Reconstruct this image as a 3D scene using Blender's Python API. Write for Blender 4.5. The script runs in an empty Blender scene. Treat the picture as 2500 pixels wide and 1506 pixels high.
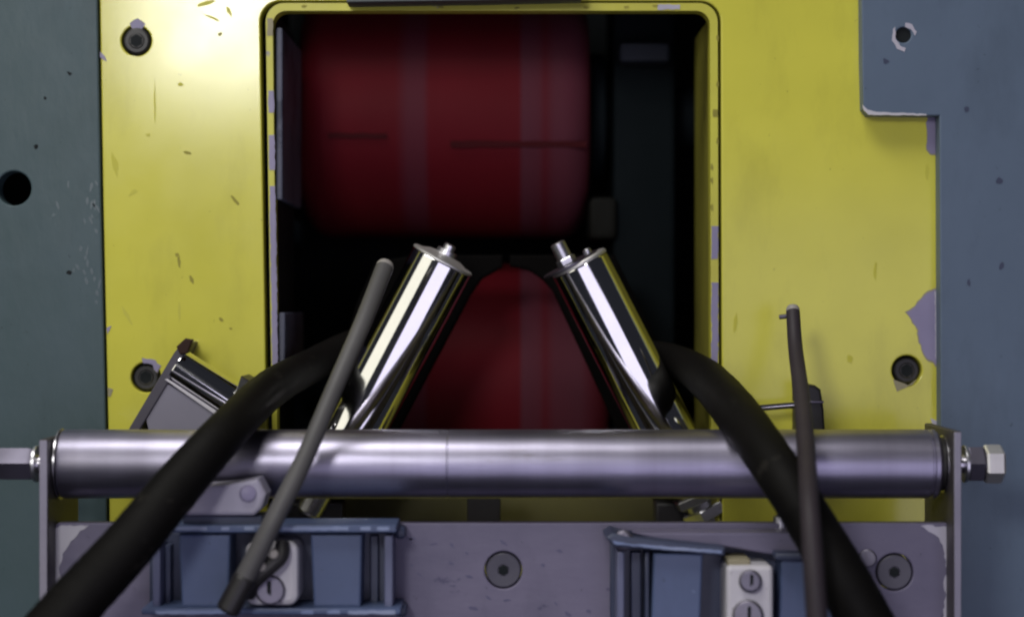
import bpy, bmesh, math, random
from mathutils import Vector, Matrix
R = math.radians
random.seed(7)
sc = bpy.context.scene
C = sc.collection

# ------------------------------------------------------------------ camera
D = 1.2                       # camera to the yellow panel, metres
S0 = 0.00025                  # metres per photo pixel on that panel
cam = bpy.data.cameras.new('camera'); camo = bpy.data.objects.new('camera', cam); C.objects.link(camo)
camo.location = (0, -D, 0); camo.rotation_euler = (R(90), 0, 0)
cam.sensor_width = 36; cam.lens = 36 * D / (2500 * S0)
cam.clip_start = 0.01; cam.clip_end = 50
cam.dof.use_dof = True; cam.dof.focus_distance = 1.15; cam.dof.aperture_fstop = 3.5
sc.camera = camo

# ------------------------------------------------------------------ light
w = bpy.data.worlds.new('World'); sc.world = w; w.use_nodes = True
bg = w.node_tree.nodes['Background']; bg.inputs[0].default_value = (0.62, 0.66, 0.85, 1); bg.inputs[1].default_value = 0.022

def lamp(name, loc, aim, sx, sy, power, col):
    l = bpy.data.lights.new(name, 'AREA'); l.shape = 'RECTANGLE'; l.size = sx; l.size_y = sy
    l.energy = power; l.color = col
    o = bpy.data.objects.new(name, l); C.objects.link(o); o.location = loc
    o.rotation_euler = (Vector(aim) - Vector(loc)).to_track_quat('-Z', 'Y').to_euler()
    return o
lamp('ceiling_lamp', (-0.50, -0.80, 1.55), (0, 0, 0), 1.2, 0.5, 17, (1.0, 0.985, 0.93))
lamp('hall_lamp', (-0.395, -1.54, 0.43), (-0.10, 0, 0.10), 0.22, 0.22, 5.4, (1.0, 0.99, 0.96))
lamp('bench_lamp', (0.27, -1.5, -0.32), (0, 0, -0.05), 1.2, 0.95, 4.0, (0.80, 0.76, 1.0))
lamp('side_lamp', (-1.35, -1.1, 0.40), (0, 0, 0), 1.2, 0.9, 3.1, (1.0, 0.98, 0.82))

vs = sc.view_settings; vs.view_transform = 'Standard'; vs.look = 'None'; vs.exposure = 0.22; vs.gamma = 1
sc.render.engine = 'CYCLES'; sc.cycles.filter_width = 2.1

# ------------------------------------------------------------------ helpers
def S(Y): return S0 * (D + Y) / D
def P(px, py, Y): return Vector(((px - 1250) * S(Y), Y, (753 - py) * S(Y)))
WORLD = {}
def thing(name, label, cat, loc, group=None, kind=None):
    o = bpy.data.objects.new(name, None); C.objects.link(o); o.empty_display_size = 0.01
    o.location = loc; WORLD[o] = Vector(loc); o['label'] = label
    if cat: o['category'] = cat
    if group: o['group'] = group
    if kind: o['kind'] = kind
    return o
def obj(name, bm, mat, parent=None, label=None, cat=None, kind=None, sharp=22):
    bmesh.ops.recalc_face_normals(bm, faces=bm.faces[:])
    lo = Vector((1e9,) * 3); hi = -lo
    for v in bm.verts:
        for i in range(3): lo[i] = min(lo[i], v.co[i]); hi[i] = max(hi[i], v.co[i])
    c = (lo + hi) / 2
    for v in bm.verts: v.co -= c
    me = bpy.data.meshes.new(name); bm.to_mesh(me); bm.free()
    for p in me.polygons: p.use_smooth = True
    me.set_sharp_from_angle(angle=R(sharp))
    me.materials.append(mat)
    o = bpy.data.objects.new(name, me); C.objects.link(o)
    o.location = c - (WORLD[parent] if parent else Vector()); WORLD[o] = c
    if parent: o.parent = parent
    if label: o['label'] = label
    if cat: o['category'] = cat
    if kind: o['kind'] = kind
    return o
def merge(bm, b2):
    m = bpy.data.meshes.new('tmp'); b2.to_mesh(m); b2.free(); bm.from_mesh(m); bpy.data.meshes.remove(m)
    return bm
def box(x0, x1, y0, y1, z0, z1, bev=0.0, seg=2):
    bm = bmesh.new()
    bmesh.ops.create_cube(bm, size=1)
    for v in bm.verts:
        v.co = Vector(((x0 + x1) / 2 + v.co.x * (x1 - x0), (y0 + y1) / 2 + v.co.y * (y1 - y0), (z0 + z1) / 2 + v.co.z * (z1 - z0)))
    if bev: bmesh.ops.bevel(bm, geom=bm.edges[:], offset=bev, segments=seg, affect='EDGES', profile=0.5)
    return bm
def pbox(px0, py0, px1, py1, Yf, Yb, bev=0.0006):
    a = P(px0, py0, Yf); b = P(px1, py1, Yf)
    return box(a.x, b.x, Yf, Yb, b.z, a.z, bev)
def poly(pts, Yf, Yb, holes=(), bev=0.0):
    """pixel outline cut from a plate whose front face is at depth Yf"""
    bm = bmesh.new()
    loops = [pts] + list(holes); edges = []
    for lp in loops:
        vs_ = [bm.verts.new(P(x, y, Yf)) for x, y in lp]
        for i in range(len(vs_)): edges.append(bm.edges.new((vs_[i], vs_[(i + 1) % len(vs_)])))
    if holes:
        bmesh.ops.triangle_fill(bm, use_beauty=True, use_dissolve=False, edges=edges)
    else:
        bm.faces.new(bm.verts[:])
    bm.normal_update()
    rim = [e for e in bm.edges if e.is_boundary]
    r = bmesh.ops.extrude_face_region(bm, geom=bm.faces[:])
    vv = [g for g in r['geom'] if isinstance(g, bmesh.types.BMVert)]
    bmesh.ops.translate(bm, verts=vv, vec=(0, Yb - Yf, 0))
    if bev:
        bm.edges.ensure_lookup_table()
        fe = [e for e in bm.edges if len(e.link_faces) == 2 and abs(e.verts[0].co.y - Yf) < 1e-7 and abs(e.verts[1].co.y - Yf) < 1e-7
              and e.calc_face_angle(0) > R(50)]
        bmesh.ops.bevel(bm, geom=fe, offset=bev, segments=2, affect='EDGES', profile=0.5)
    return bm
def circ(px, py, r, n=28, wob=0.0):
    return [(px + r * (1 + wob * random.uniform(-1, 1)) * math.cos(2 * math.pi * i / n), py + r * (1 + wob * random.uniform(-1, 1)) * math.sin(2 * math.pi * i / n)) for i in range(n)]
def rrect(x0, y0, x1, y1, r, lean0=0, lean1=0, n=7):
    """rounded rectangle, lean0/lean1 = sideways drift per pixel down of the left/right edge"""
    out = []
    for cx, cy, a0 in ((x1 - r, y0 + r, -90), (x1 - r, y1 - r, 0), (x0 + r, y1 - r, 90), (x0 + r, y0 + r, 180)):
        for i in range(n + 1):
            a = R(a0 + 90 * i / n); x = cx + r * math.cos(a); y = cy + r * math.sin(a)
            x += (lean1 if cx > (x0 + x1) / 2 else lean0) * y
            out.append((x, y))
    return out
def frame_of(d):
    d = d.normalized(); u = d.cross(Vector((0, 1, 0)))
    if u.length < 1e-4: u = d.cross(Vector((1, 0, 0)))
    u.normalize(); return d, u, d.cross(u).normalized()
def lathe(a, b, prof, n=48):
    """prof = [(distance along a->b in metres, radius)], closed with caps"""
    d, u, v = frame_of(b - a); bm = bmesh.new(); rings = []
    for t, r in prof:
        c = a + d * t
        rings.append([bm.verts.new(c + (u * math.cos(2 * math.pi * i / n) + v * math.sin(2 * math.pi * i / n)) * r) for i in range(n)])
    for q in range(len(rings) - 1):
        for i in range(n):
            j = (i + 1) % n; bm.faces.new((rings[q][i], rings[q][j], rings[q + 1][j], rings[q + 1][i]))
    bm.faces.new(rings[0][::-1]); bm.faces.new(rings[-1])
    return bm
def cyl(a, b, r, bev=0.0006, n=48):
    L = (b - a).length; s = bev * 0.3
    return lathe(a, b, [(0, r - bev), (s, r - s), (bev, r), (L - bev, r), (L - s, r - s), (L, r - bev)], n)
def tube(pts, rad, n=20, sub=10, lump=0.0):
    """smooth round tube through points, radius per point"""
    k = len(pts); P_ = [pts[0] * 2 - pts[1]] + list(pts) + [pts[-1] * 2 - pts[-2]]
    path = []; rr = []
    for i in range(k - 1):
        p0, p1, p2, p3 = P_[i:i + 4]
        for s in range(sub):
            t = s / sub
            path.append(0.5 * ((2 * p1) + (p2 - p0) * t + (2 * p0 - 5 * p1 + 4 * p2 - p3) * t * t + (3 * p1 - p0 - 3 * p2 + p3) * t ** 3))
            rr.append(rad[i] * (1 - t) + rad[i + 1] * t)
    path.append(pts[-1]); rr.append(rad[-1])
    bm = bmesh.new(); rings = []
    for i, c in enumerate(path):
        d = path[min(i + 1, len(path) - 1)] - path[max(i - 1, 0)]
        d, u, v = frame_of(d)
        q = rr[i] * (1 + lump * random.uniform(-1, 1))
        rings.append([bm.verts.new(c + (u * math.cos(2 * math.pi * j / n) + v * math.sin(2 * math.pi * j / n)) * q) for j in range(n)])
    for q in range(len(rings) - 1):
        for i in range(n):
            j = (i + 1) % n; bm.faces.new((rings[q][i], rings[q][j], rings[q + 1][j], rings[q + 1][i]))
    bm.faces.new(rings[0][::-1]); bm.faces.new(rings[-1])
    return bm
def hexnut(a, b, r, rot=0.0):
    L = (b - a).length; c = 0.12 * L
    d, u, v = frame_of(b - a); bm = bmesh.new(); rings = []
    for t, q in ((0, r * 0.93), (c, r), (L - c, r), (L, r * 0.90)):
        rings.append([bm.verts.new(a + d * t + (u * math.cos(rot + math.pi / 3 * i) + v * math.sin(rot + math.pi / 3 * i)) * q) for i in range(6)])
    for q in range(3):
        for i in range(6):
            j = (i + 1) % 6; bm.faces.new((rings[q][i], rings[q][j], rings[q + 1][j], rings[q + 1][i]))
    bm.faces.new(rings[0][::-1]); bm.faces.new(rings[-1])
    return bm
def rough_outline(pts, step=9, amp=2.2):
    out = []
    for i in range(len(pts)):
        (x0, y0), (x1, y1) = pts[i], pts[(i + 1) % len(pts)]
        n = max(1, int(math.hypot(x1 - x0, y1 - y0) / step))
        for k in range(n):
            t = k / n; a = amp if k else amp * 0.4
            out.append((x0 + (x1 - x0) * t + random.uniform(-a, a), y0 + (y1 - y0) * t + random.uniform(-a, a)))
    return out
def chip(parent, pts, Y, mat, name='paint_chip', amp=2.2, th=0.0003, step=9):
    ol = rough_outline(pts, step, amp)
    if name == 'paint_chip' and amp >= 2 and parent.name.startswith('front_panel'):      # feathered layer of primer round the bare metal
        cx = sum(p[0] for p in ol) / len(ol); cy = sum(p[1] for p in ol) / len(ol)
        obj('primer_edge', poly([(min(x + (x - cx) * .07 + random.uniform(-1.5, 1.5), 2296.5), y + (y - cy) * .05 + random.uniform(-1.5, 1.5)) for x, y in ol], Y - th * .4, Y + 0.0005), M['tan'], parent)
    return obj(name, poly(ol, Y - th, Y + 0.0005), mat, parent)
def blob(px, py, a, b, ang, n=11):
    out = []; ca, sa = math.cos(R(ang)), math.sin(R(ang))
    for i in range(n):
        t = 2 * math.pi * i / n; k = random.uniform(0.65, 1.15)
        x = a * k * math.cos(t); y = b * k * math.sin(t)
        out.append((px + x * ca - y * sa, py + x * sa + y * ca))
    return out

# ------------------------------------------------------------------ materials
def nodes(name):
    m = bpy.data.materials.new(name); m.use_nodes = True
    nt = m.node_tree; return m, nt, nt.nodes['Principled BSDF']
def N(nt, t, **kw):
    n = nt.nodes.new(t)
    for k, v in kw.items():
        if k in n.inputs: n.inputs[k].default_value = v
        else: setattr(n, k, v)
    return n
def ramp(nt, src, p0, c0, p1, c1):
    r = nt.nodes.new('ShaderNodeValToRGB'); e = r.color_ramp.elements
    e[0].position = p0; e[0].color = c0; e[1].position = p1; e[1].color = c1
    nt.links.new(src, r.inputs[0]); return r.outputs[0]
def coords(nt, scale=(1, 1, 1)):
    g = nt.nodes.new('ShaderNodeNewGeometry'); mp = nt.nodes.new('ShaderNodeMapping'); mp.inputs['Scale'].default_value = scale
    nt.links.new(g.outputs['Position'], mp.inputs[0]); return mp.outputs[0]
def noise(nt, scale, detail=4, stretch=(1, 1, 1), rough=0.55):
    n = N(nt, 'ShaderNodeTexNoise', Scale=scale, Detail=detail, Roughness=rough)
    nt.links.new(coords(nt, stretch), n.inputs['Vector']); return n.outputs[0]
def mix(nt, fac, a, b):
    m = nt.nodes.new('ShaderNodeMix'); m.data_type = 'RGBA'
    if isinstance(fac, (int, float)): m.inputs[0].default_value = fac
    else: nt.links.new(fac, m.inputs[0])
    for k, s in ((6, a), (7, b)):
        if isinstance(s, tuple): m.inputs[k].default_value = s if len(s) == 4 else s + (1,)
        else: nt.links.new(s, m.inputs[k])
    return m.outputs[2]
def bumpy(nt, b, h, strength, dist):
    n = N(nt, 'ShaderNodeBump', Strength=strength, Distance=dist); nt.links.new(h, n.inputs['Height'])
    nt.links.new(n.outputs[0], b.inputs['Normal']); return n
BW = ((0, 0, 0, 1), (1, 1, 1, 1))
def paint(name, c0, c1, rough=0.35, rvar=0.12, bump=0.15, bscale=90, bdist=0.0006, specks=None, stretch=(1, 1, 1), coat=0.0, spec=0.5, grime=None):
    m, nt, b = nodes(name)
    f = ramp(nt, noise(nt, 14, 5), 0.32, BW[0], 0.70, BW[1])
    col = mix(nt, f, c0, c1)
    if specks:
        s = ramp(nt, noise(nt, specks[1], 6, stretch, 0.7), specks[2], BW[0], specks[2] + 0.05, BW[1])
        col = mix(nt, s, col, specks[0])
    if grime:      # oily smears and rubbed-in dirt, streaked downwards
        g1 = ramp(nt, noise(nt, 22, 8, (1, 1, 0.35), 0.65), 0.52, BW[0], 0.80, (0.5, 0.5, 0.5, 1))
        col = mix(nt, g1, col, grime)
        g2 = ramp(nt, noise(nt, 240, 3, (1, 1, 0.8), 0.6), 0.70, BW[0], 0.76, (0.6, 0.6, 0.6, 1))
        col = mix(nt, g2, col, tuple(k * 0.6 for k in grime[:3]) + (1,))
    nt.links.new(col, b.inputs['Base Color'])
    r = nt.nodes.new('ShaderNodeMapRange'); r.inputs[3].default_value = rough - rvar / 2; r.inputs[4].default_value = rough + rvar
    nt.links.new(noise(nt, 35, 5), r.inputs[0]); nt.links.new(r.outputs[0], b.inputs['Roughness'])
    b.inputs['Coat Weight'].default_value = coat; b.inputs['Coat Roughness'].default_value = 0.15
    b.inputs['Specular IOR Level'].default_value = spec
    bumpy(nt, b, noise(nt, bscale, 4, stretch), bump, bdist)
    return m
def metal(name, c, rough, rvar=0.08, stretch=(1, 1, 1), scale=60, bump=0.05, c2=None, bdist=0.0003):
    m, nt, b = nodes(name)
    b.inputs['Metallic'].default_value = 1
    n = noise(nt, scale, 6, stretch)
    col = mix(nt, ramp(nt, n, 0.3, BW[0], 0.7, BW[1]), c2 or tuple(k * 0.8 for k in c), c)
    nt.links.new(col, b.inputs['Base Color'])
    r = nt.nodes.new('ShaderNodeMapRange'); r.inputs[3].default_value = max(0.02, rough - rvar); r.inputs[4].default_value = rough + rvar
    nt.links.new(noise(nt, scale * 0.6, 5, stretch), r.inputs[0]); nt.links.new(r.outputs[0], b.inputs['Roughness'])
    bumpy(nt, b, n, bump, bdist)
    return m

M = {}
M['yellow'] = paint('yellow_paint', (0.64, 0.605, 0.080), (0.57, 0.540, 0.072), 0.16, 0.07, 0.012, 30, 0.0003, spec=0.5, grime=(0.36, 0.33, 0.05, 1))
M['yellow_rim'] = paint('yellow_rim_paint', (0.56, 0.54, 0.05), (0.45, 0.42, 0.05), 0.4, 0.1, 0.3, 160, 0.0006, specks=((0.24, 0.22, 0.25, 1), 55, 0.66))
M['yellow_shade'] = paint('shaded_yellow_paint', (0.30, 0.28, 0.035), (0.20, 0.185, 0.03), 0.5, 0.1, 0.3, 60, specks=((0.10, 0.09, 0.03, 1), 30, 0.66))  # the yellow darkened, shade inside the opening put into the colour
M['sill'] = paint('deep_shade_yellow', (0.11, 0.10, 0.022), (0.07, 0.062, 0.018), 0.5, 0.1, 0.3, 60)  # yellow with the long roller's shade put into the colour
M['zincmatt'] = metal('matt_zinc', (0.82, 0.80, 0.80), 0.55, 0.1, bump=0.1)
M['green'] = paint('slate_green_paint', (0.055, 0.088, 0.098), (0.066, 0.100, 0.118), 0.42, 0.15, 0.4, 75, 0.0012, spec=0.3, grime=(0.030, 0.048, 0.052, 1), specks=((0.16, 0.19, 0.21, 1), 60, 0.69), stretch=(1, 1, 0.45))
M['blue'] = paint('slate_blue_paint', (0.108, 0.148, 0.218), (0.095, 0.132, 0.195), 0.45, 0.12, 0.3, 60, 0.0010, spec=0.3, grime=(0.055, 0.075, 0.11, 1), specks=((0.05, 0.065, 0.10, 1), 40, 0.72))
M['bare'] = paint('bare_violet_metal', (0.27, 0.24, 0.38), (0.20, 0.18, 0.30), 0.45, 0.1, 0.3, 120, 0.0004)
M['pale'] = paint('pale_bare_metal', (0.50, 0.48, 0.55), (0.38, 0.36, 0.45), 0.4, 0.1, 0.3, 150, 0.0004)
M['scuff'] = paint('olive_scuff', (0.24, 0.215, 0.03), (0.30, 0.27, 0.035), 0.7, 0.1, 0.1)
M['faint'] = paint('faint_scuff', (0.53, 0.50, 0.045), (0.47, 0.44, 0.042), 0.5, 0.1, 0.1)
M['tan'] = paint('tan_primer', (0.30, 0.27, 0.17), (0.25, 0.22, 0.15), 0.6, 0.1, 0.2)
M['plate'] = paint('violet_grey_plate', (0.150, 0.134, 0.210), (0.112, 0.102, 0.168), 0.5, 0.15, 0.5, 55, 0.0010, specks=((0.075, 0.068, 0.13, 1), 38, 0.64), stretch=(0.7, 1, 1.3), grime=(0.062, 0.060, 0.105, 1))
M['bluepart'] = paint('blue_enamel', (0.080, 0.112, 0.225), (0.062, 0.088, 0.178), 0.42, 0.12, 0.25, 60, 0.0008, specks=((0.17, 0.22, 0.36, 1), 55, 0.70), grime=(0.035, 0.045, 0.095, 1))
M['bluedark'] = paint('dark_blue_steel', (0.030, 0.040, 0.085), (0.045, 0.055, 0.10), 0.4, 0.1, 0.2, 80)
M['worn'] = paint('worn_blue_edge', (0.30, 0.34, 0.48), (0.12, 0.17, 0.34), 0.38, 0.1, 0.3, 120)
M['white'] = paint('white_block', (0.62, 0.60, 0.66), (0.50, 0.48, 0.53), 0.38, 0.1, 0.3, 80, 0.0008, grime=(0.26, 0.24, 0.24, 1))
M['black'] = paint('black_oxide', (0.014, 0.013, 0.014), (0.022, 0.020, 0.022), 0.42, 0.12, 0.2, 140)
M['bracketdark'] = paint('dark_bracket', (0.060, 0.052, 0.075), (0.04, 0.036, 0.055), 0.45, 0.1, 0.3)
M['plate3'] = paint('lavender_grey_plate', (0.21, 0.20, 0.26), (0.17, 0.16, 0.22), 0.45, 0.1, 0.3)
M['screwgrey'] = paint('screw_grey', (0.055, 0.052, 0.075), (0.07, 0.066, 0.09), 0.4, 0.1, 0.2)
M['gunmetal'] = metal('gunmetal', (0.16, 0.15, 0.19), 0.42, 0.1, bump=0.15)
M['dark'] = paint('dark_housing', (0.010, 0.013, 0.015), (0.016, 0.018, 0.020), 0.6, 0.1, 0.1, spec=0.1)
M['column'] = paint('dark_teal_column', (0.007, 0.010, 0.012), (0.010, 0.013, 0.016), 0.6, 0.1, 0.1, spec=0.02)
M['greyblue'] = paint('grey_blue_liner', (0.10, 0.105, 0.15), (0.05, 0.055, 0.09), 0.5, 0.1, 0.4, 60, 0.001, specks=((0.03, 0.035, 0.06, 1), 22, 0.55))
M['ledge'] = paint('dim_slate_ledge', (0.030, 0.034, 0.050), (0.022, 0.026, 0.040), 0.55, spec=.15)
M['shadeblack'] = paint('shade_black', (0.0030, 0.0028, 0.0028), (0.0045, 0.004, 0.004), 0.8, spec=0.02)  # near-black for the painted shade behind the chrome rollers
M['rubber'] = paint('black_hose_rubber', (0.0032, 0.0028, 0.0027), (0.0052, 0.0045, 0.0042), 0.6, 0.12, 0.25, 120, 0.0006, spec=0.12, specks=((0.014, 0.0125, 0.011, 1), 45, 0.60))
M['rod'] = paint('grey_rod_coating', (0.070, 0.068, 0.070), (0.110, 0.106, 0.108), 0.45, 0.1, 0.15, 100, spec=.3)
M['rodbrown'] = paint('brown_black_rod_coating', (0.026, 0.020, 0.025), (0.038, 0.030, 0.036), 0.55, 0.1, 0.15, 100, spec=.3)
M['tip'] = paint('grey_rod_tip', (0.30, 0.28, 0.26), (0.24, 0.22, 0.22), 0.5, 0.1, 0.1)
M['chrome'] = metal('chrome', (0.92, 0.91, 0.92), 0.08, 0.055, bump=0.05, scale=45, c2=(0.86, 0.85, 0.86), bdist=0.0006)
M['steel'] = metal('brushed_steel', (0.42, 0.395, 0.52), 0.40, 0.06, stretch=(0.10, 1, 1), scale=260, bump=0.10, c2=(0.33, 0.315, 0.41))
def ringed_steel():
    m = metal('ringed_brushed_steel', (0.42, 0.395, 0.52), 0.40, 0.06, stretch=(0.10, 1, 1), scale=260, bump=0.10, c2=(0.33, 0.315, 0.41))
    nt = m.node_tree; b = nt.nodes['Principled BSDF']
    lk = b.inputs['Base Color'].links[0].from_socket
    f = ramp(nt, noise(nt, 18, 5, (1, 0.02, 0.02), 0.6), 0.42, BW[0], 0.66, (0.75, 0.75, 0.75, 1))
    c = mix(nt, f, lk, (0.25, 0.235, 0.31, 1))
    f2 = ramp(nt, noise(nt, 70, 6, (0.25, 1, 1), 0.7), 0.62, BW[0], 0.74, (0.6, 0.6, 0.6, 1))
    nt.links.new(mix(nt, f2, c, (0.20, 0.185, 0.19, 1)), b.inputs['Base Color'])
    return m
M['steel'] = ringed_steel()
M['steel2'] = metal('bright_steel', (0.66, 0.64, 0.70), 0.25, 0.08, bump=0.08)
M['zinc'] = metal('zinc_bolt', (0.78, 0.77, 0.82), 0.34, 0.1, bump=0.1)
def red_mat():
    m, nt, b = nodes('red_rubber')
    g = nt.nodes.new('ShaderNodeNewGeometry'); sp = nt.nodes.new('ShaderNodeSeparateXYZ'); nt.links.new(g.outputs['Position'], sp.inputs[0])
    f = ramp(nt, noise(nt, 9, 4, (1, 0.3, 0.3)), 0.35, BW[0], 0.7, BW[1])
    col = mix(nt, f, (0.125, 0.008, 0.014), (0.095, 0.007, 0.011))
    # smeared purple reflections painted on as rings round the roller
    band = nt.nodes.new('ShaderNodeValToRGB'); e = band.color_ramp.elements
    mr = nt.nodes.new('ShaderNodeMapRange'); mr.inputs[1].default_value = -0.15; mr.inputs[2].default_value = 0.06
    nt.links.new(sp.outputs[0], mr.inputs[0]); nt.links.new(mr.outputs[0], band.inputs[0])
    stops = [(0, 0), (0.34, 0), (0.38, .55), (0.43, .55), (0.45, 0), (0.735, 0), (0.75, .8), (0.80, .65), (0.82, .25), (0.85, .7), (0.93, .8), (1.0, .3)]
    e[0].position = 0; e[1].position = 1; e[1].color = (0.3, 0.3, 0.3, 1); e[0].color = (0, 0, 0, 1)
    for p, v in stops[1:-1]:
        k = e.new(p); k.color = (v, v, v, 1)
    col = mix(nt, band.outputs[0], col, (0.10, 0.032, 0.05))
    nt.links.new(col, b.inputs['Base Color']); b.inputs['Roughness'].default_value = 0.5; b.inputs['Specular IOR Level'].default_value = 0.06
    bumpy(nt, b, noise(nt, 60, 3, (1, 0.1, 0.1)), 0.2, 0.0008)
    return m
M['red'] = red_mat()

# ------------------------------------------------------------------ machine interior (the setting)
hx0, hx1, hz0, hz1, hy0, hy1 = -0.42, 0.42, -0.30, 0.30, 0.013, 0.42
bm = box(hx0, hx1, hy1, hy1 + 0.01, hz0, hz1)
for q in ((hx0 - .01, hx0, hy0, hy1, hz0, hz1), (hx1, hx1 + .01, hy0, hy1, hz0, hz1), (hx0, hx1, hy0, hy1, hz0 - .01, hz0), (hx0, hx1, hy0, hy1, hz1, hz1 + .01)):
    merge(bm, box(*q))
obj('machine_interior_wall', bm, M['dark'], kind='structure')['label'] = 'dark hollow interior of the machine behind the panels'

# ------------------------------------------------------------------ yellow front panel
YB = 0.012
panel = thing('front_panel', 'worn yellow painted metal panel with a large framed opening', 'panel', P(1250, 1500, 0))
outer = [(238, -300), (2330, -300), (2330, 500), (2297, 500), (2297, 1035), (2297, 1500), (270, 1500), (264, 1040), (252, 500)]
hole = rrect(634, 3, 1760, 1350, 50, 0.016, 0.003)
scr = [(333, 100, 37), (356, 921, 37), (2214, 904, 37)]
obj('plate', poly(outer, 0, YB, [hole] + [circ(*s) for s in scr], 0.0009), M['yellow'], panel)
# duct that lines the opening
lin_o = rrect(648, 8, 1752, 1342, 46, 0.016, 0.003); lin_i = rrect(665, 27, 1733, 1326, 34, 0.011, 0.003)
def ring(out, inn, Yf, Yb):
    n = len(out); bm = bmesh.new()
    a = [bm.verts.new(P(x, y, Yf)) for x, y in out]; b = [bm.verts.new(P(x, y, Yf)) for x, y in inn]
    c = [bm.verts.new(v.co + Vector((0, Yb - Yf, 0))) for v in a]; d = [bm.verts.new(v.co + Vector((0, Yb - Yf, 0))) for v in b]
    for i in range(n):
        j = (i + 1) % n
        for q in ((a[i], a[j], b[j], b[i]), (b[i], b[j], d[j], d[i]), (d[i], d[j], c[j], c[i]), (c[i], c[j], a[j], a[i])): bm.faces.new(q)
    es = [e for e in bm.edges if abs(e.verts[0].co.y - Yf) < 1e-7 and abs(e.verts[1].co.y - Yf) < 1e-7 and e.calc_face_angle(0) > R(50)]
    bmesh.ops.bevel(bm, geom=es, offset=0.0008, segments=2, affect='EDGES')
    return bm
rim = obj('opening_frame', ring(lin_o, lin_i, 0.001, 0.014), M['yellow_rim'], panel)
a = P(1735, 40, 0.014); b = P(1754, 1334, 0.014)
obj('duct_wall', box(a.x, b.x, 0.0142, 0.118, b.z, a.z), M['yellow_shade'], panel)
a = P(690, 1318, 0.014); b = P(1733, 1334, 0.014)
obj('duct_floor', box(a.x, b.x, 0.0142, 0.112, b.z, a.z), M['yellow_shade'], panel)
a = P(700, 1208, 0.10); b = P(1725, 1322, 0.10)
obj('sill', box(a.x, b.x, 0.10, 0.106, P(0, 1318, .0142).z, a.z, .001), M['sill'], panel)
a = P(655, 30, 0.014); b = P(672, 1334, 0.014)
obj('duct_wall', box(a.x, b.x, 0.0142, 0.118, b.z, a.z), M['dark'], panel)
# bare metal where the frame lost its paint
def rimchip(x0, y0, x1, y1, mat='bare'): chip(rim, [(x0, y0), (x1, y0), (x1, y1), (x0, y1)], 0.001, M[mat], amp=1.6)
for y0, y1, m in ((45, 88, 'tan'), (222, 275, 'bare'), (330, 415, 'bare'), (455, 890, 'bare')):
    x = 653 + 0.0135 * (y0 + y1) / 2
    a, b = 651 + 0.0155 * y0, 651 + 0.0155 * y1
    chip(rim, [(a, y0), (a + 14, y0), (b + 14, y1), (b, y1)], 0.001, M[m], amp=1.2)
for y0, y1 in ((552, 632), (690, 905)): rimchip(1737, y0, 1753, y1)
rimchip(1740, 268, 1752, 286, 'scuff')
for y in (92, 205, 408, 440, 508, 345): chip(rim, blob(1738 if y > 400 else 1752, y, 3.5, 9, 0), 0.001, M['scuff'], 'scuff', amp=0.8)
rimchip(1605, 12, 1660, 24, 'pale'); 
for x in (742, 1075, 1262, 1430, 1530, 1600): chip(rim, blob(x, random.uniform(14, 22), 8, 3.5, 0), 0.001, M['scuff'], 'scuff', amp=0.8)
# screws sunk in the panel
for i, (x, y, r) in enumerate(scr):
    a = P(x, y, -0.002 if i == 0 else 0.004); b = Vector((a.x, 0.03, a.z))
    rr = (r - 5) * S0
    s = obj('screw', lathe(a, b, [(0, rr * .52), (0.0006, rr * .60), (0.0006, rr * .86), (0.0014, rr), (b.y - a.y, rr)], 32), M['black'], panel)
    obj('socket', hexnut(a + Vector((0, 0.0012, 0)), a + Vector((0, -0.0002, 0)), rr * .5), M['dark'], s)
# lost paint and scuffs
chip(panel, [(2258, 720), (2284, 708), (2297, 712), (2297, 893), (2284, 890), (2262, 872), (2250, 850), (2242, 805), (2232, 790), (2213, 762), (2236, 748)], 0, M['bare'], amp=3)
chip(panel, [(2282, 712), (2296, 712), (2296, 880), (2285, 876)], -0.0003, M['pale'], amp=1.2)
chip(panel, [(2180, 925), (2218, 940), (2238, 925), (2228, 938), (2190, 955)], 0, M['tan'], amp=1)
chip(panel, [(2264, 283), (2297, 283), (2297, 374), (2272, 376), (2263, 364)], 0, M['bare'], amp=2)
chip(panel, [(318, 58), (336, 46), (354, 60), (348, 70), (322, 70)], 0, M['bare'], amp=2)
chip(panel, [(348, 874), (378, 878), (392, 892), (384, 910), (372, 890), (350, 886)], 0, M['bare'], amp=2)
chip(panel, [(244, 126), (256, 138), (261, 150), (244, 140)], 0, M['bare'], amp=1)
chip(panel, [(260, 800), (272, 795), (262, 815)], 0, M['bare'], amp=1); chip(panel, [(263, 945), (276, 950), (270, 968), (263, 968)], 0, M['tan'], amp=1)
chip(panel, [(2272, 1020), (2290, 1028), (2297, 1040), (2276, 1042)], 0, M['pale'], amp=1.5)
for a in ((458, 373, 11, 4, 20), (574, 490, 15, 4.5, 50), (437, 640, 5, 17, -4), (432, 622, 5, 6, 0), (468, 682, 5, 11, -20), (540, 780, 7, 4.5, 30), (563, 802, 4, 3, 0), (537, 84, 5, 5, 0)):
    chip(panel, blob(*a), 0, M['scuff'], 'scuff', amp=1.2, th=0.00015, step=6)
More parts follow.
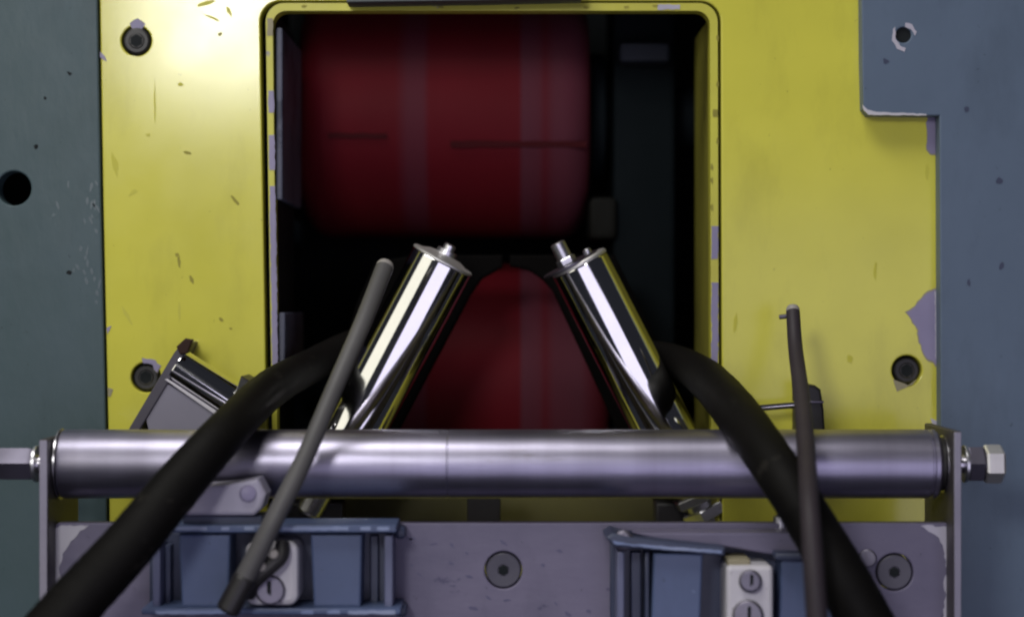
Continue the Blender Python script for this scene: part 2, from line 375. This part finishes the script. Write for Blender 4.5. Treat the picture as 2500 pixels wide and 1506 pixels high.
for a in ((378, 250, 2.5, 62, 0), (325, 470, 14, 6, -35), (310, 770, 5, 26, -28), (280, 400, 9, 30, -12), (440, 207, 7, 5, 0), (362, 330, 6, 4, 0), (438, 760, 3, 30, 0), (505, 8, 26, 5, -15), (560, 30, 5, 14, -30), (520, 45, 22, 3, 25), (2137, 660, 4, 28, 4), (1795, 790, 5, 26, 8), (2075, 875, 9, 12, 0), (2263, 420, 5, 20, 0), (2278, 960, 4, 42, -2)):
    chip(panel, blob(*a), 0, M['faint'], 'scuff', amp=1, th=0.00012, step=7)

# ------------------------------------------------------------------ side panels
lp = thing('side_panel', 'dark slate green painted side panel left of the yellow panel', 'panel', P(100, 1500, 0), 'side panels')
obj('plate', poly([(-420, -300), (233, -300), (246, 500), (258, 1040), (263, 1500), (263, 1700), (-420, 1700)], -0.002, 0.012, [circ(34, 460, 42)], 0.0010), M['green'], lp)
for a in ((88, 358, 6, 6, 0), (170, 180, 7, 4, 30), (110, 240, 4, 4, 0), (168, 665, 7, 6, 0)):
    chip(lp, blob(*a), -0.002, M['dark'], 'paint_chip', amp=1, th=0.00015, step=6)
for k in range(26):
    t = random.random(); y = random.choice((random.uniform(280, 760), random.uniform(480, 700)))
    x = 236 + 0.02 * y - abs(random.gauss(0, 34)) - 6
    chip(lp, blob(x, y, random.uniform(2, 4.5), random.uniform(5, 15), random.uniform(-35, 15)), -0.002, M['scr'] if 'scr' in M else M.setdefault('scr', paint('rubbed_slate', (0.09, 0.12, 0.14), (0.075, 0.105, 0.125), 0.35, 0.1, 0.2)), 'scuff', amp=1, th=0.0001, step=6)
rp = thing('side_panel', 'slate blue painted side panel with square tab over the yellow panel', 'panel', P(2400, 1500, 0), 'side panels')
obj('plate', poly([(2102, -300), (2920, -300), (2920, 1700), (2297, 1700), (2297, 1040), (2294, 283), (2120, 281), (2108, 266), (2105, 150)], -0.013, -0.001, [circ(2206, 86, 19)], 0.0008), M['blue'], rp)
hole_c = obj('threaded_hole', lathe(P(2206, 86, -0.011), P(2206, 86, -0.011) + Vector((0, .009, 0)), [(0, 18.5 * S0), (.009, 18.5 * S0)], 24), M['dark'], rp)
chip(rp, [(2180, 72), (2186, 66), (2187, 96), (2198, 112), (2212, 118), (2208, 128), (2190, 120), (2178, 100)], -0.013, M['pale'], amp=1.2, step=7)
chip(rp, [(2210, 56), (2226, 60), (2238, 78), (2234, 88), (2224, 72), (2210, 66)], -0.013, M['pale'], amp=1.2, step=7)
chip(rp, [(2106, 256), (2118, 268), (2140, 274), (2200, 276), (2262, 279), (2262, 282.5), (2121, 281), (2109, 270)], -0.013, M['white'], amp=0.8, step=7)
for a in ((2360, 268, 8, 8, 40), (2162, 150, 10, 6, 30), (2365, 690, 5, 11, 0), (2445, 650, 6, 12, 15), (2440, 440, 9, 9, 0)):
    chip(rp, blob(*a), -0.013, M['bluedark'], 'paint_chip', amp=1, th=0.00015, step=6)
# grey bar peeping in at the top edge
tb = thing('guard_bar', 'dark grey bar edge crossing the very top of the opening', 'bar', P(1130, -40, -0.02))
obj('bar', poly([(846, -70), (1420, -70), (1420, -4), (1180, 1.5), (846, 6.5)], -0.02, -0.0005, (), 0.0006), paint('grey_bar', (0.085, 0.095, 0.10), (0.07, 0.08, 0.085), 0.5), tb)

# ------------------------------------------------------------------ red rollers
def red_roller(zc, label, RX0=-0.1465, RX1=0.0535):
    RY, RR = 0.205, 0.086
    t = thing('rubber_roller', label, 'roller', (RX0, RY, zc - RR), 'red rubber rollers')
    L = RX1 - RX0; b = 0.020
    prof = [(0, RR - b * 1.0)]
    for k in range(1, 9):
        a = R(90 * k / 8); prof.append((b * (1 - math.cos(a)), RR - b + b * math.sin(a)))
    prof += [(L - x, r) for x, r in prof[::-1]]
    obj('barrel', lathe(Vector((RX0, RY, zc)), Vector((RX1, RY, zc)), prof, 96), M['red'], t)
    obj('shaft', cyl(Vector((RX0 - 0.055, RY, zc)), Vector((RX1 + 0.085, RY, zc)), 0.022), M['column'], t)
    for x0, x1 in ((RX0 - 0.012, RX0 - 0.002), (RX1 + 0.002, RX1 + 0.012)):
        obj('collar', cyl(Vector((x0, RY, zc)), Vector((x1, RY, zc)), 0.045, 0.002), M['column'], t)
    return t
z_up = P(0, 575, 0.16).z + 0.086
t = red_roller(z_up, 'large dark red roller at the top of the opening')
def seam(px0, px1, py, h):
    Yq = 0.122
    for _ in range(3): Yq = 0.205 - math.sqrt(max(0.0862 ** 2 - ((753 - py) * S(Yq) - z_up) ** 2, 0))
    obj('seam', poly(rough_outline([(px0, py), (px1, py + 2), (px1, py + h), (px0, py + h)], 25, 1.5), Yq - .0006, Yq + .004), M['seam'], t)
M['seam'] = paint('dark_maroon_seam', (0.040, 0.004, 0.006), (0.055, 0.005, 0.008), 0.7, spec=.1)
seam(800, 945, 324, 14); seam(1100, 1432, 344, 16)
red_roller(P(0, 640, 0.16).z - 0.086, 'large dark red roller low in the opening behind the chrome rollers', P(925, 0, 0.15).x, P(1486, 0, 0.15).x)
# bearing columns either side
def column(px0, px1, Y, label):
    a, b = P(px0, 0, Y), P(px1, 0, Y)
    t = thing('bearing_column', label, 'machine frame', ((a.x + b.x) / 2, Y, hz0), 'bearing columns')
    obj('post', box(a.x, b.x, Y, Y + 0.10, hz0, hz1, 0.004), M['column'], t)
    return t, a, b
t, a, b = column(1497, 1650, 0.15, 'dark teal upright column right of the red rollers')
k = P(0, 158, 0.14); k2 = P(0, 112, 0.14)
obj('ledge', box(a.x + .003, b.x - .006, 0.125, 0.151, k.z, k2.z, 0.003), M['ledge'], t)
obj('bearing_block', box(P(1438, 0, .15).x, P(1490, 0, .15).x + 0.004, 0.14, 0.20, P(0, 585, .15).z, P(0, 482, .15).z, 0.004), paint('olive_grey_block', (0.013, 0.013, 0.012), (0.010, 0.010, 0.009), 0.7, spec=.1), t)
t, a, b = column(560, 668, 0.16, 'dark upright column left of the red rollers')
obj('bearing_block', box(P(640, 0, .15).x, P(746, 0, .15).x, 0.14, 0.17, P(0, 605, .15).z, P(0, 535, .15).z, 0.008), M['column'], t)
# worn liner plates on the left inside wall of the opening
for y0, y1, lab in ((98, 500, 'tall stained grey blue wear strip on the left inside wall of the opening'), (762, 905, 'short grey blue wear strip on the left inside wall, just above the hose')):
    lx = P(674 if y0 < 200 else 680, 0, 0.004).x
    o = obj('wear_strip', box(lx, lx + 0.004, 0.004, 0.112, -(y1 - 753) * S(.06), -(y0 - 753) * S(.06), 0.0012), M['greyblue'], None, lab, 'wear strip'); o['group'] = 'wear strips'

# ------------------------------------------------------------------ chrome rollers
def chrome_roller(top, bot, Yt, Yb, rpx, label, left):
    a, b = P(*top, Yt), P(*bot, Yb); d = (b - a).normalized(); L = (b - a).length; r = rpx * S((Yt + Yb) / 2)
    t = thing('chrome_roller', label, 'roller', b, 'angled chrome rollers')
    obj('tube', lathe(a, b, [(0.0012, r - .0010), (0.0016, r - .0004), (0.0024, r), (L * .45, r), (L - .001, r), (L, r - .001)], 72), M['chrome'], t)
    if left:
        obj('end_cap', lathe(a, b, [(-0.0030, r * .25), (-0.0022, r * .55), (-0.0002, r * .80), (0.0, r * .97), (0.0006, r * 1.02), (0.0016, r * 1.02), (0.0018, r * .9)], 56), M['zincmatt'], t)
        obj('stub_shaft', lathe(a - d * .0095, b, [(0, .0030), (.0006, .0038), (.0040, .0038), (.0040, .0062), (.0078, .0066)], 28), M['zinc'], t)
    else:
        u = d.cross(Vector((0, 1, 0))).normalized()      # sideways
        if u.x > 0: u = -u
        obj('end_cap', lathe(a, b, [(-0.0014, r * .5), (-0.0010, r * .93), (0.0, r * .99), (0.0014, r * .99), (0.0016, r * .9)], 56), M['zincmatt'], t)
        obj('washer', lathe(a - d * .0020 + u * .0050, b + u * .0050, [(0, r * .93), (.0003, r), (.0013, r), (.0016, r * .93)], 56), M['gunmetal'], t)
        c = a + u * .0065
        obj('hub', hexnut(c - d * .0062, c - d * .0020, .0062), M['zinc'], t)
        obj('stub_shaft', lathe(c - d * .0165, c, [(0, .0040), (.0007, .0048), (.0110, .0048)], 28), M['zinc'], t)
        c = a - u * .0075
        obj('bolt', lathe(c - d * .0052, c, [(0, .0020), (.0008, .0028), (.0046, .0028)], 20), M['zinc'], t)
    shade_outline = [(1150, 720), (1176, 682), (1228, 652), (1228, 622), (1010, 622), (915, 640), (870, 740), (800, 980), (715, 1200), (700, 1317), (775, 1317), (800, 1225), (975, 1050)] if left else \
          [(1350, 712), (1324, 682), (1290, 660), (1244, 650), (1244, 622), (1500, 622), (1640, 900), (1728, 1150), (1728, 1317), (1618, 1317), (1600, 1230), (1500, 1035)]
    ao = obj('shade_plate', poly(shade_outline, 0.055, 0.062, (), .002), M['shadeblack'], t)  # added dark plate, stands in for the shadow on the lower red roller
    # mounting shaft and foot below the tube
    obj('mount_shaft', cyl(b - d * .002, b + d * (.030 if left else .040), r * (.45 if left else .62), .002), M['zinc'], t)
    f = b + d * .026
    if not left:
        obj('lock_nut', hexnut(b + d * .014, b + d * .020, r * .95, R(20)), M['zinc'], t)
        obj('lock_nut', hexnut(b + d * .024, b + d * .032, r * .82, R(45)), M['zinc'], t)
        obj('clip', lathe(b + d * .020 + Vector((.010, -.004, .001)), b + d * .020 + Vector((.026, -.006, .006)), [(0, .002), (.001, .003), (.014, .0028), (.016, .001)], 16), M['tan'], t)
    obj('foot', box(f.x - (.020 if left else .030), f.x + (.020 if left else -.008), f.y - .004, f.y + .02, P(0, 1317.5, .0142).z, f.z + .004, .002), M['black'], t)
    return t
chrome_roller((1083, 631), (808, 1150), 0.001, 0.010, 78, 'mirror chrome roller leaning right, with a domed end cap', True)
chrome_roller((1413, 640), (1672, 1150), 0.001, 0.010, 73, 'mirror chrome roller leaning left, with washer and stub shaft on its end', False)

a = P(1140, 1317.5, .0142)
o = obj('stop_block', pbox(1140, 1180, 1222, 1330, 0.016, 0.028, .001), M['black'], None, 'black block on the floor of the opening, half hidden by the long roller', 'block')
o.location.z += a.z - P(0, 1330, .016).z
# small angled rollers on the panel
def small_roller():
    a, b = P(432, 892, -0.022), P(640, 1030, -0.022); d = (b - a).normalized(); r = 45 * S(-.022)
    t = thing('small_roller', 'small polished roller on a slanted dark bracket low on the yellow panel', 'roller', P(460, 1060, 0), 'small angled rollers')
    obj('barrel', cyl(a, b, r, .0008), M['chrome'], t)
    u = Vector((0, -1, 0)).cross(d).normalized()
    fl = [(446, 834), (462, 836), (452, 866), (344, 1045), (326, 1075), (300, 1075), (318, 1040), (424, 862)]
    obj('bracket', poly(fl, -0.031, 0.0, (), .0008), M['bracketdark'], t)
    obj('bracket_tip', poly([(430, 846), (452, 826), (470, 829), (458, 862), (440, 866)], -0.036, -0.0305, (), .0008), paint('rust_tip', (0.035, 0.014, 0.010), (0.025, 0.012, 0.010), 0.6, spec=.2), t)
    obj('support_plate', poly([(400, 930), (545, 1022), (560, 1090), (372, 1090), (352, 1008), (368, 985)], -0.030, -0.002, (), .0008), M['plate3'], t)
    obj('bright_edge', poly([(401, 926), (408, 924), (548, 1016), (545, 1026)], -0.0312, -0.0302, (), .0003), M['white'], t)
    obj('end_block', poly([(588, 918), (614, 932), (640, 1010), (600, 1045), (560, 1000)], -0.038, -0.002, (), .001), M['black'], t)
    return t
small_roller()
t = thing('small_roller', 'thin shiny rod held by a dark block behind the upright rod', 'roller', P(1960, 1060, 0), 'small angled rollers')
obj('rod', cyl(P(1745, 1004, -0.022), P(1975, 985, -0.022), 9 * S0), M['chrome'], t)
obj('block', poly([(1955, 938), (1990, 940), (2004, 950), (2012, 1000), (2016, 1075), (1955, 1075)], -0.036, -0.0005, (), .0015), M['black'], t)
obj('cover_strip', box(P(1975, 0, -.037).x, P(2011, 0, -.037).x, -.0375, -.0355, P(0, 984, -.037).z, P(0, 978, -.037).z, .0003), M['gunmetal'], t)

# ------------------------------------------------------------------ frame that carries the front roller
FY = -0.128
fr = thing('roller_frame', 'violet grey mounting frame with thin upright side plates at the bottom', 'frame', P(1250, 1560, -0.11))
CPY = -0.110                       # front face of the cross plate
obj('cross_plate', poly([(126, 1290), (142, 1276), (2324, 1276), (2324, 1640), (126, 1640)], CPY, CPY + .009, [circ(1229, 1391, 46), circ(2184, 1396, 46)], .0008), M['plate'], fr)
def side(x0, x1, ytop, ybot, sgn):
    a, b = P(x0, ytop, FY), P(x1, 1640, FY)
    bm = box(a.x, b.x, FY, -0.052, b.z, a.z, .0009)
    o = obj('side_plate', bm, M['sideplate'], fr)
    obj('worn_edge', box(a.x + .0004, b.x - .0004, FY - .0006, FY + .0004, b.z, a.z - .0006, .0003), M['edge'], o)
    return o
M['edge'] = paint('worn_grey_edge', (0.30, 0.28, 0.36), (0.20, 0.19, 0.26), 0.4, 0.1, 0.3, 120)
M['sideplate'] = paint('dark_steel_plate', (0.035, 0.030, 0.034), (0.05, 0.045, 0.05), 0.45, 0.1, 0.3, 120)
side(95, 117, 1072, 0, 1); side(2328, 2348, 1052, 0, -1)
for x in (500, 1900):
    a = P(x, 1560, -0.101); b = P(x + 160, 1640, -0.101)
    obj('support_arm', box(a.x, b.x, -0.101, 0.0 if x > 300 else 0, b.z, a.z, .001), M['plate'], fr)
for x, y in ((1229, 1391), (2184, 1396)):
    a = P(x, y, CPY + .001); b = a + Vector((0, .012, 0)); rr = 43 * S(CPY)
    s = obj('screw', lathe(a, b, [(0.0006, rr * .30), (0, rr * .34), (-.0003, rr * .92), (0.0003, rr), (.012, rr * 1.05)], 36), M['screwgrey'], fr)
    obj('socket', hexnut(a + Vector((0, .0022, 0)), a + Vector((0, -.0001, 0)), rr * .30), M['dark'], s)
obj('screw', cyl(P(2118, 1362, CPY - .0022), P(2118, 1362, CPY), 22 * S(CPY), .0008), M['gunmetal'], fr)
chip(fr, [(131, 1292), (146, 1282), (218, 1282), (196, 1296), (180, 1316), (168, 1330), (152, 1350), (146, 1380), (147, 1440), (142, 1480), (131, 1500)], CPY, M['pale'], amp=3)
chip(fr, [(2248, 1283), (2322, 1283), (2322, 1520), (2300, 1520), (2310, 1450), (2304, 1430), (2312, 1390), (2306, 1350), (2294, 1312), (2272, 1300)], CPY, M['pale'], amp=3)
for k in range(22):
    x = random.uniform(960, 1490); y = random.uniform(1300, 1500)
    if abs(x - 1229) < 60 and abs(y - 1391) < 60: continue
    chip(fr, blob(x, y, random.uniform(4, 13), random.uniform(2, 5), random.uniform(-20, 50)), CPY, M['plscuff'] if 'plscuff' in M else M.setdefault('plscuff', paint('plate_scuff', (0.09, 0.082, 0.155), (0.10, 0.095, 0.17), 0.5)), 'scuff', amp=1.2, th=.0001, step=6)
# front roller
gr = thing('guide_roller', 'long brushed steel roller spanning the front of the machine', 'roller', P(1250, 1215, -0.10))
RYc = -0.102
def A(px, py=1132): return P(px, py, RYc)
rr = 84 * S(RYc)
aL, aR = A(152), A(2286)
aL.z = aR.z = A(1250).z
L = (aR - aL).length
def X(px): v = A(px); v.z = aL.z; return v
seam = (X(1094) - aL).length
obj('barrel', lathe(aL, aR, [(0, rr - .0016), (.0005, rr - .0004), (.0018, rr), (seam - .0006, rr), (seam - .0003, rr - .00025), (seam + .0003, rr - .00025), (seam + .0006, rr), (X(2262).x - aL.x, rr), (X(2264).x - aL.x, rr - .0008), (X(2268).x - aL.x, rr - .0008), (X(2270).x - aL.x, rr), (L - .0014, rr), (L, rr - .0014)], 96), M['steel'], gr)
obj('shaft', cyl(X(20), X(2420), .0052), M['steel2'], gr)
obj('end_ring', lathe(X(146), X(151), [(0, rr * .9), (.0003, rr * 1.03), (.0011, rr * 1.03), ((X(151).x - X(146).x), rr * .9)], 64), M['steel2'], gr)
obj('spacer', cyl(X(120), X(142), rr * .62, .0012), M['steel2'], gr)
obj('washer', cyl(X(2318), X(2327), rr * .5, .0005), M['zinc'], gr)
obj('spacer', lathe(X(2298), X(2316), [(0, rr * .6), (.0006, rr * .84), (.0022, rr * .84), (.0040, rr * .62)], 56), M['steel2'], gr)
obj('inner_ring', cyl(X(2287), X(2299), rr * .78, .0004), M['black'], gr)
# fasteners outside the side plates
obj('washer', cyl(X(84), X(93), .0102, .0004), M['zinc'], gr)
obj('nut', hexnut(X(-10), X(84), .0100, R(24)), M['zincdull'] if 'zincdull' in M else M.setdefault('zincdull', metal('dull_zinc', (0.16, 0.15, 0.20), 0.5, 0.1, bump=0.15)), gr)
obj('washer', cyl(X(2351), X(2360), .0105, .0004), M['zinc'], gr)
obj('nut', hexnut(X(2358), X(2400), .0108, R(26)), M['zincdull'], gr)
obj('bolt_head', hexnut(X(2402), X(2447), .0108, R(-6)), M['zincmatt'], gr)

for x, y, q in ((1906, 1270, 17), (1934, 1268, 11)):
    obj('stud', lathe(P(x, y, -.106) + Vector((0, 0, .0035)), P(x, y, -.106) - Vector((0, 0, .004)), [(0, q * S0 * .5), (.0012, q * S0), (.0075, q * S0)], 18), M['zinc'], fr)
# ------------------------------------------------------------------ blue brackets on the cross plate
BY = -0.146
g = 'blue channel brackets'
lb = thing('channel_bracket', 'blue enamelled bracket with two posts and a white clamp, left of the centre screw', 'bracket', P(660, 1530, CPY), g)
yb = CPY - .0004
obj('back_plate', pbox(365, 1300, 955, 1500, -0.116, yb, .0005), M['bluedark'], lb)
obj('flange', pbox(418, 1281, 968, 1300, BY, yb, .0010), M['bluepart'], lb)
obj('flange', pbox(345, 1484, 978, 1500, BY, yb, .0010), M['bluepart'], lb)
for x0, x1 in ((436, 562), (758, 884)):
    obj('post', poly([(x0, 1304), (x1, 1304), (x1 - 4, 1482), (x0 + 8, 1482)], BY + .006, yb, (), .0012), M['bluepart'], lb)
for x0, x1, dy in ((372, 391, 0), (402, 416, .012), (903, 924, .018), (938, 959, 0)):
    obj('rail', pbox(x0, 1306 if x0 > 500 else 1330, x1, 1482, BY + .008 + dy, yb, .0008), M['bluedark'] if dy else M['bluerail'] if 'bluerail' in M else M.setdefault('bluerail', paint('worn_blue_rail', (0.13, 0.14, 0.23), (0.09, 0.10, 0.19), 0.4)), lb)
for y0, xs in ((1284, ((422, 505), (540, 560), (596, 620), (690, 850), (880, 905), (920, 950))), (1488, ((380, 560), (735, 765), (800, 830), (850, 965)))):
    for x0, x1 in xs: chip(lb, [(x0, y0 + 2), (x1, y0 + 1), (x1, y0 + 10), (x0, y0 + 10)], BY, M['worn'], amp=1.4, step=14)
for x, y in ((982, 1300), (985, 1490)):
    obj('end_tab', pbox(x - 18, y - 14, x + 8, y + 16, BY + .02, yb, .002), M['bluedark'], lb)

rb = thing('channel_bracket', 'blue enamelled bracket with tilted top flange, right of the centre screw', 'bracket', P(1720, 1530, CPY), g)
obj('back_plate', pbox(1490, 1320, 2060, 1540, -0.116, yb, .0005), M['bluedark'], rb)
obj('flange', poly([(1478, 1312), (1496, 1300), (1530, 1310), (1770, 1336), (1770, 1356), (1640, 1346), (1500, 1334)], BY, yb, (), .0012), M['bluedark'], rb)
obj('flange_tip', cyl(P(1522, 1318, BY + .002), P(1522, 1318, yb), 26 * S(BY), .002), M['gunmetal'], rb)
chip(rb, [(1496, 1318), (1530, 1326), (1762, 1343), (1762, 1350), (1640, 1342), (1500, 1327)], BY, M['worn'], amp=1.2)
obj('top_shelf', poly([(1545, 1300), (1960, 1300), (2060, 1330), (2060, 1356), (1900, 1356), (1770, 1334), (1600, 1316)], BY + .014, yb, (), .001), M['plate'], rb)
obj('flange', pbox(1893, 1350, 2070, 1366, BY, yb, .001), M['bluedark'], rb)
for x0, x1 in ((1596, 1716), (1908, 2040)):
    obj('post', poly([(x0, 1350), (x1, 1350), (x1 - 8, 1560), (x0 - 6, 1560)], BY + .006, yb, (), .0012), M['bluepart'], rb)
for x0, x1, dy in ((1506, 1524, 0), (1540, 1566, .016), (1574, 1586, .006)):
    obj('rail', pbox(x0, 1346, x1, 1560, BY + .008 + dy, yb, .0008), M['bluedark'] if dy else M['bluerail'], rb)

# clamps that hold the rods
g = 'white rod clamps'
lc = thing('rod_clamp', 'white clamp plate with one screw at the foot of the grey rod', 'clamp', P(665, 1482, -.13), g)
obj('plate', poly(rrect(598, 1322, 728, 1478, 26), BY - .002, -0.116, (), .003), M['white'], lc)
s = obj('screw', cyl(P(660, 1440, BY - .0056), P(660, 1440, BY - .0015), 36 * S(BY), .0012), M['gunmetal'], lc)
obj('slot', box(P(655, 0, BY).x, P(665, 0, BY).x, BY - .0060, BY - .0052, P(0, 1466, BY).z, P(0, 1414, BY).z, .0002), M['dark'], s)
tube_pts = [P(690, 1322, BY - .004), P(684, 1356, BY - .007), P(650, 1388, BY - .009), P(618, 1420, BY - .008), P(606, 1452, BY - .004)]
obj('strap', tube(tube_pts, [.0038, .0046, .0048, .0044, .0040], 14, 8), M['black'], lc)
for x, y in ((668, 1352), (638, 1382)): obj('rivet', cyl(P(x, y, BY - .0146), P(x, y, BY - .009), 12 * S(BY), .001, 18), M['tip'], lc)
rc = thing('rod_clamp', 'white clamp plate with two stacked screws beside the upright rod', 'clamp', P(1832, 1520, -.13), g)
obj('plate', poly(rrect(1774, 1380, 1888, 1560, 12), BY - .002, -0.116, (), .0022), M['white'], rc)
obj('step', pbox(1776, 1364, 1832, 1381, BY + .002, -0.116, .0008), M['tan'], rc)
for x, y, r in ((1832, 1418, 28), (1826, 1502, 38)):
    s = obj('screw', cyl(P(x, y, BY - .006), P(x, y, BY - .0015), r * S(BY), .0014), M['gunmetal'] if r > 30 else M['zincdull'], rc)
    obj('slot', box(P(x - 4, 0, BY).x, P(x + 4, 0, BY).x, BY - .0064, BY - .0056, P(0, y + r * .7, BY).z, P(0, y - r * .7, BY).z, .0002), M['dark'], s)
# pale block standing on the left bracket
pb = thing('pale_block', 'pale violet grey angular block standing on the blue bracket under the long roller', 'block', P(550, 1280, -.13))
obj('body', poly([(506, 1184), (560, 1180), (630, 1168), (650, 1206), (640, 1240), (620, 1258), (440, 1258), (462, 1225)], -0.146, -0.124, (), .002), M['pale2'] if 'pale2' in M else M.setdefault('pale2', paint('pale_block_paint', (0.40, 0.38, 0.48), (0.32, 0.30, 0.40), 0.45, 0.1, 0.4, 60, .001)), pb)
obj('base', pbox(446, 1258, 640, 1282, -0.140, -0.118, .0006), M['bluedark'], pb)
obj('bolt', lathe(P(606, 1204, -.1485), P(606, 1204, -.145), [(0, .0012), (.0006, .0040), (.0030, .0048)], 20), M['bare'], pb)

# ------------------------------------------------------------------ hoses and rods
g = 'thick black hoses'
def hose(pts, label, lump=0.012):
    v = [P(x, y, Y) for x, y, Y, _ in pts]; r = [wd / 2 * S(Y) for _, _, Y, wd in pts]
    o = obj('hose', tube(v, r, 24, 12, lump), M['rubber'], None, label, 'hose', sharp=80); o['group'] = g
hose([(925, 812, 0.056, 64), (836, 850, 0.034, 72), (760, 893, 0.0, 84), (660, 950, -0.07, 96), (550, 1055, -0.145, 106), (430, 1190, -0.17, 122), (310, 1335, -0.185, 132), (190, 1465, -0.195, 140), (80, 1590, -0.20, 145)],
     'thick black hose running down to the lower left corner')
hose([(1572, 858, 0.056, 60), (1645, 878, 0.034, 76), (1722, 924, -0.02, 98), (1800, 1010, -0.10, 112), (1900, 1150, -0.16, 116), (1985, 1285, -0.175, 120), (2062, 1420, -0.185, 132), (2140, 1570, -0.19, 142)],
     'thick black hose running down to the lower right')
g = 'thin coated rods'
def rod(pts, mat, label, tipmat, collar):
    t = thing('rod', label, 'rod', P(*pts[-1][:3]), g)
    v = [P(x, y, Y) for x, y, Y, _ in pts]; r = [wd / 2 * S(Y) for _, _, Y, wd in pts]
    obj('shank', tube(v, r, 20, 10), mat, t, sharp=50)
    d = (v[0] - v[1]).normalized()
    obj('tip', cyl(v[0] - d * .004, v[0] + d * .004, r[0] * .98, .002), tipmat, t)
    if collar:
        d = (v[-1] - v[-2]).normalized()
        obj('collar', cyl(v[-1] - d * .012, v[-1] + d * .010, r[-1] * 1.06, .002), M['black'], t)
    return t
rod([(938, 655, -0.075, 44), (885, 790, -0.105, 43), (820, 940, -0.130, 43), (745, 1115, -0.150, 45), (668, 1270, -0.160, 48), (600, 1405, -0.160, 52), (575, 1452, -0.160, 56)],
    M['rod'], 'grey rod slanting across the front from chrome roller down to the white clamp', M['tip'], True)
t = rod([(1936, 762, -0.060, 34), (1942, 850, -0.075, 36), (1956, 960, -0.110, 40), (1966, 1070, -0.150, 44), (1976, 1220, -0.200, 48), (1985, 1360, -0.215, 52), (2000, 1580, -0.22, 56)],
    M['rodbrown'], 'brown black upright rod in front of the yellow panel at right', M['tip'], False)
obj('pin', cyl(P(1902, 774, -.060), P(1930, 771, -.060), 5.5 * S0, .0005, 16), M['gunmetal'], t)
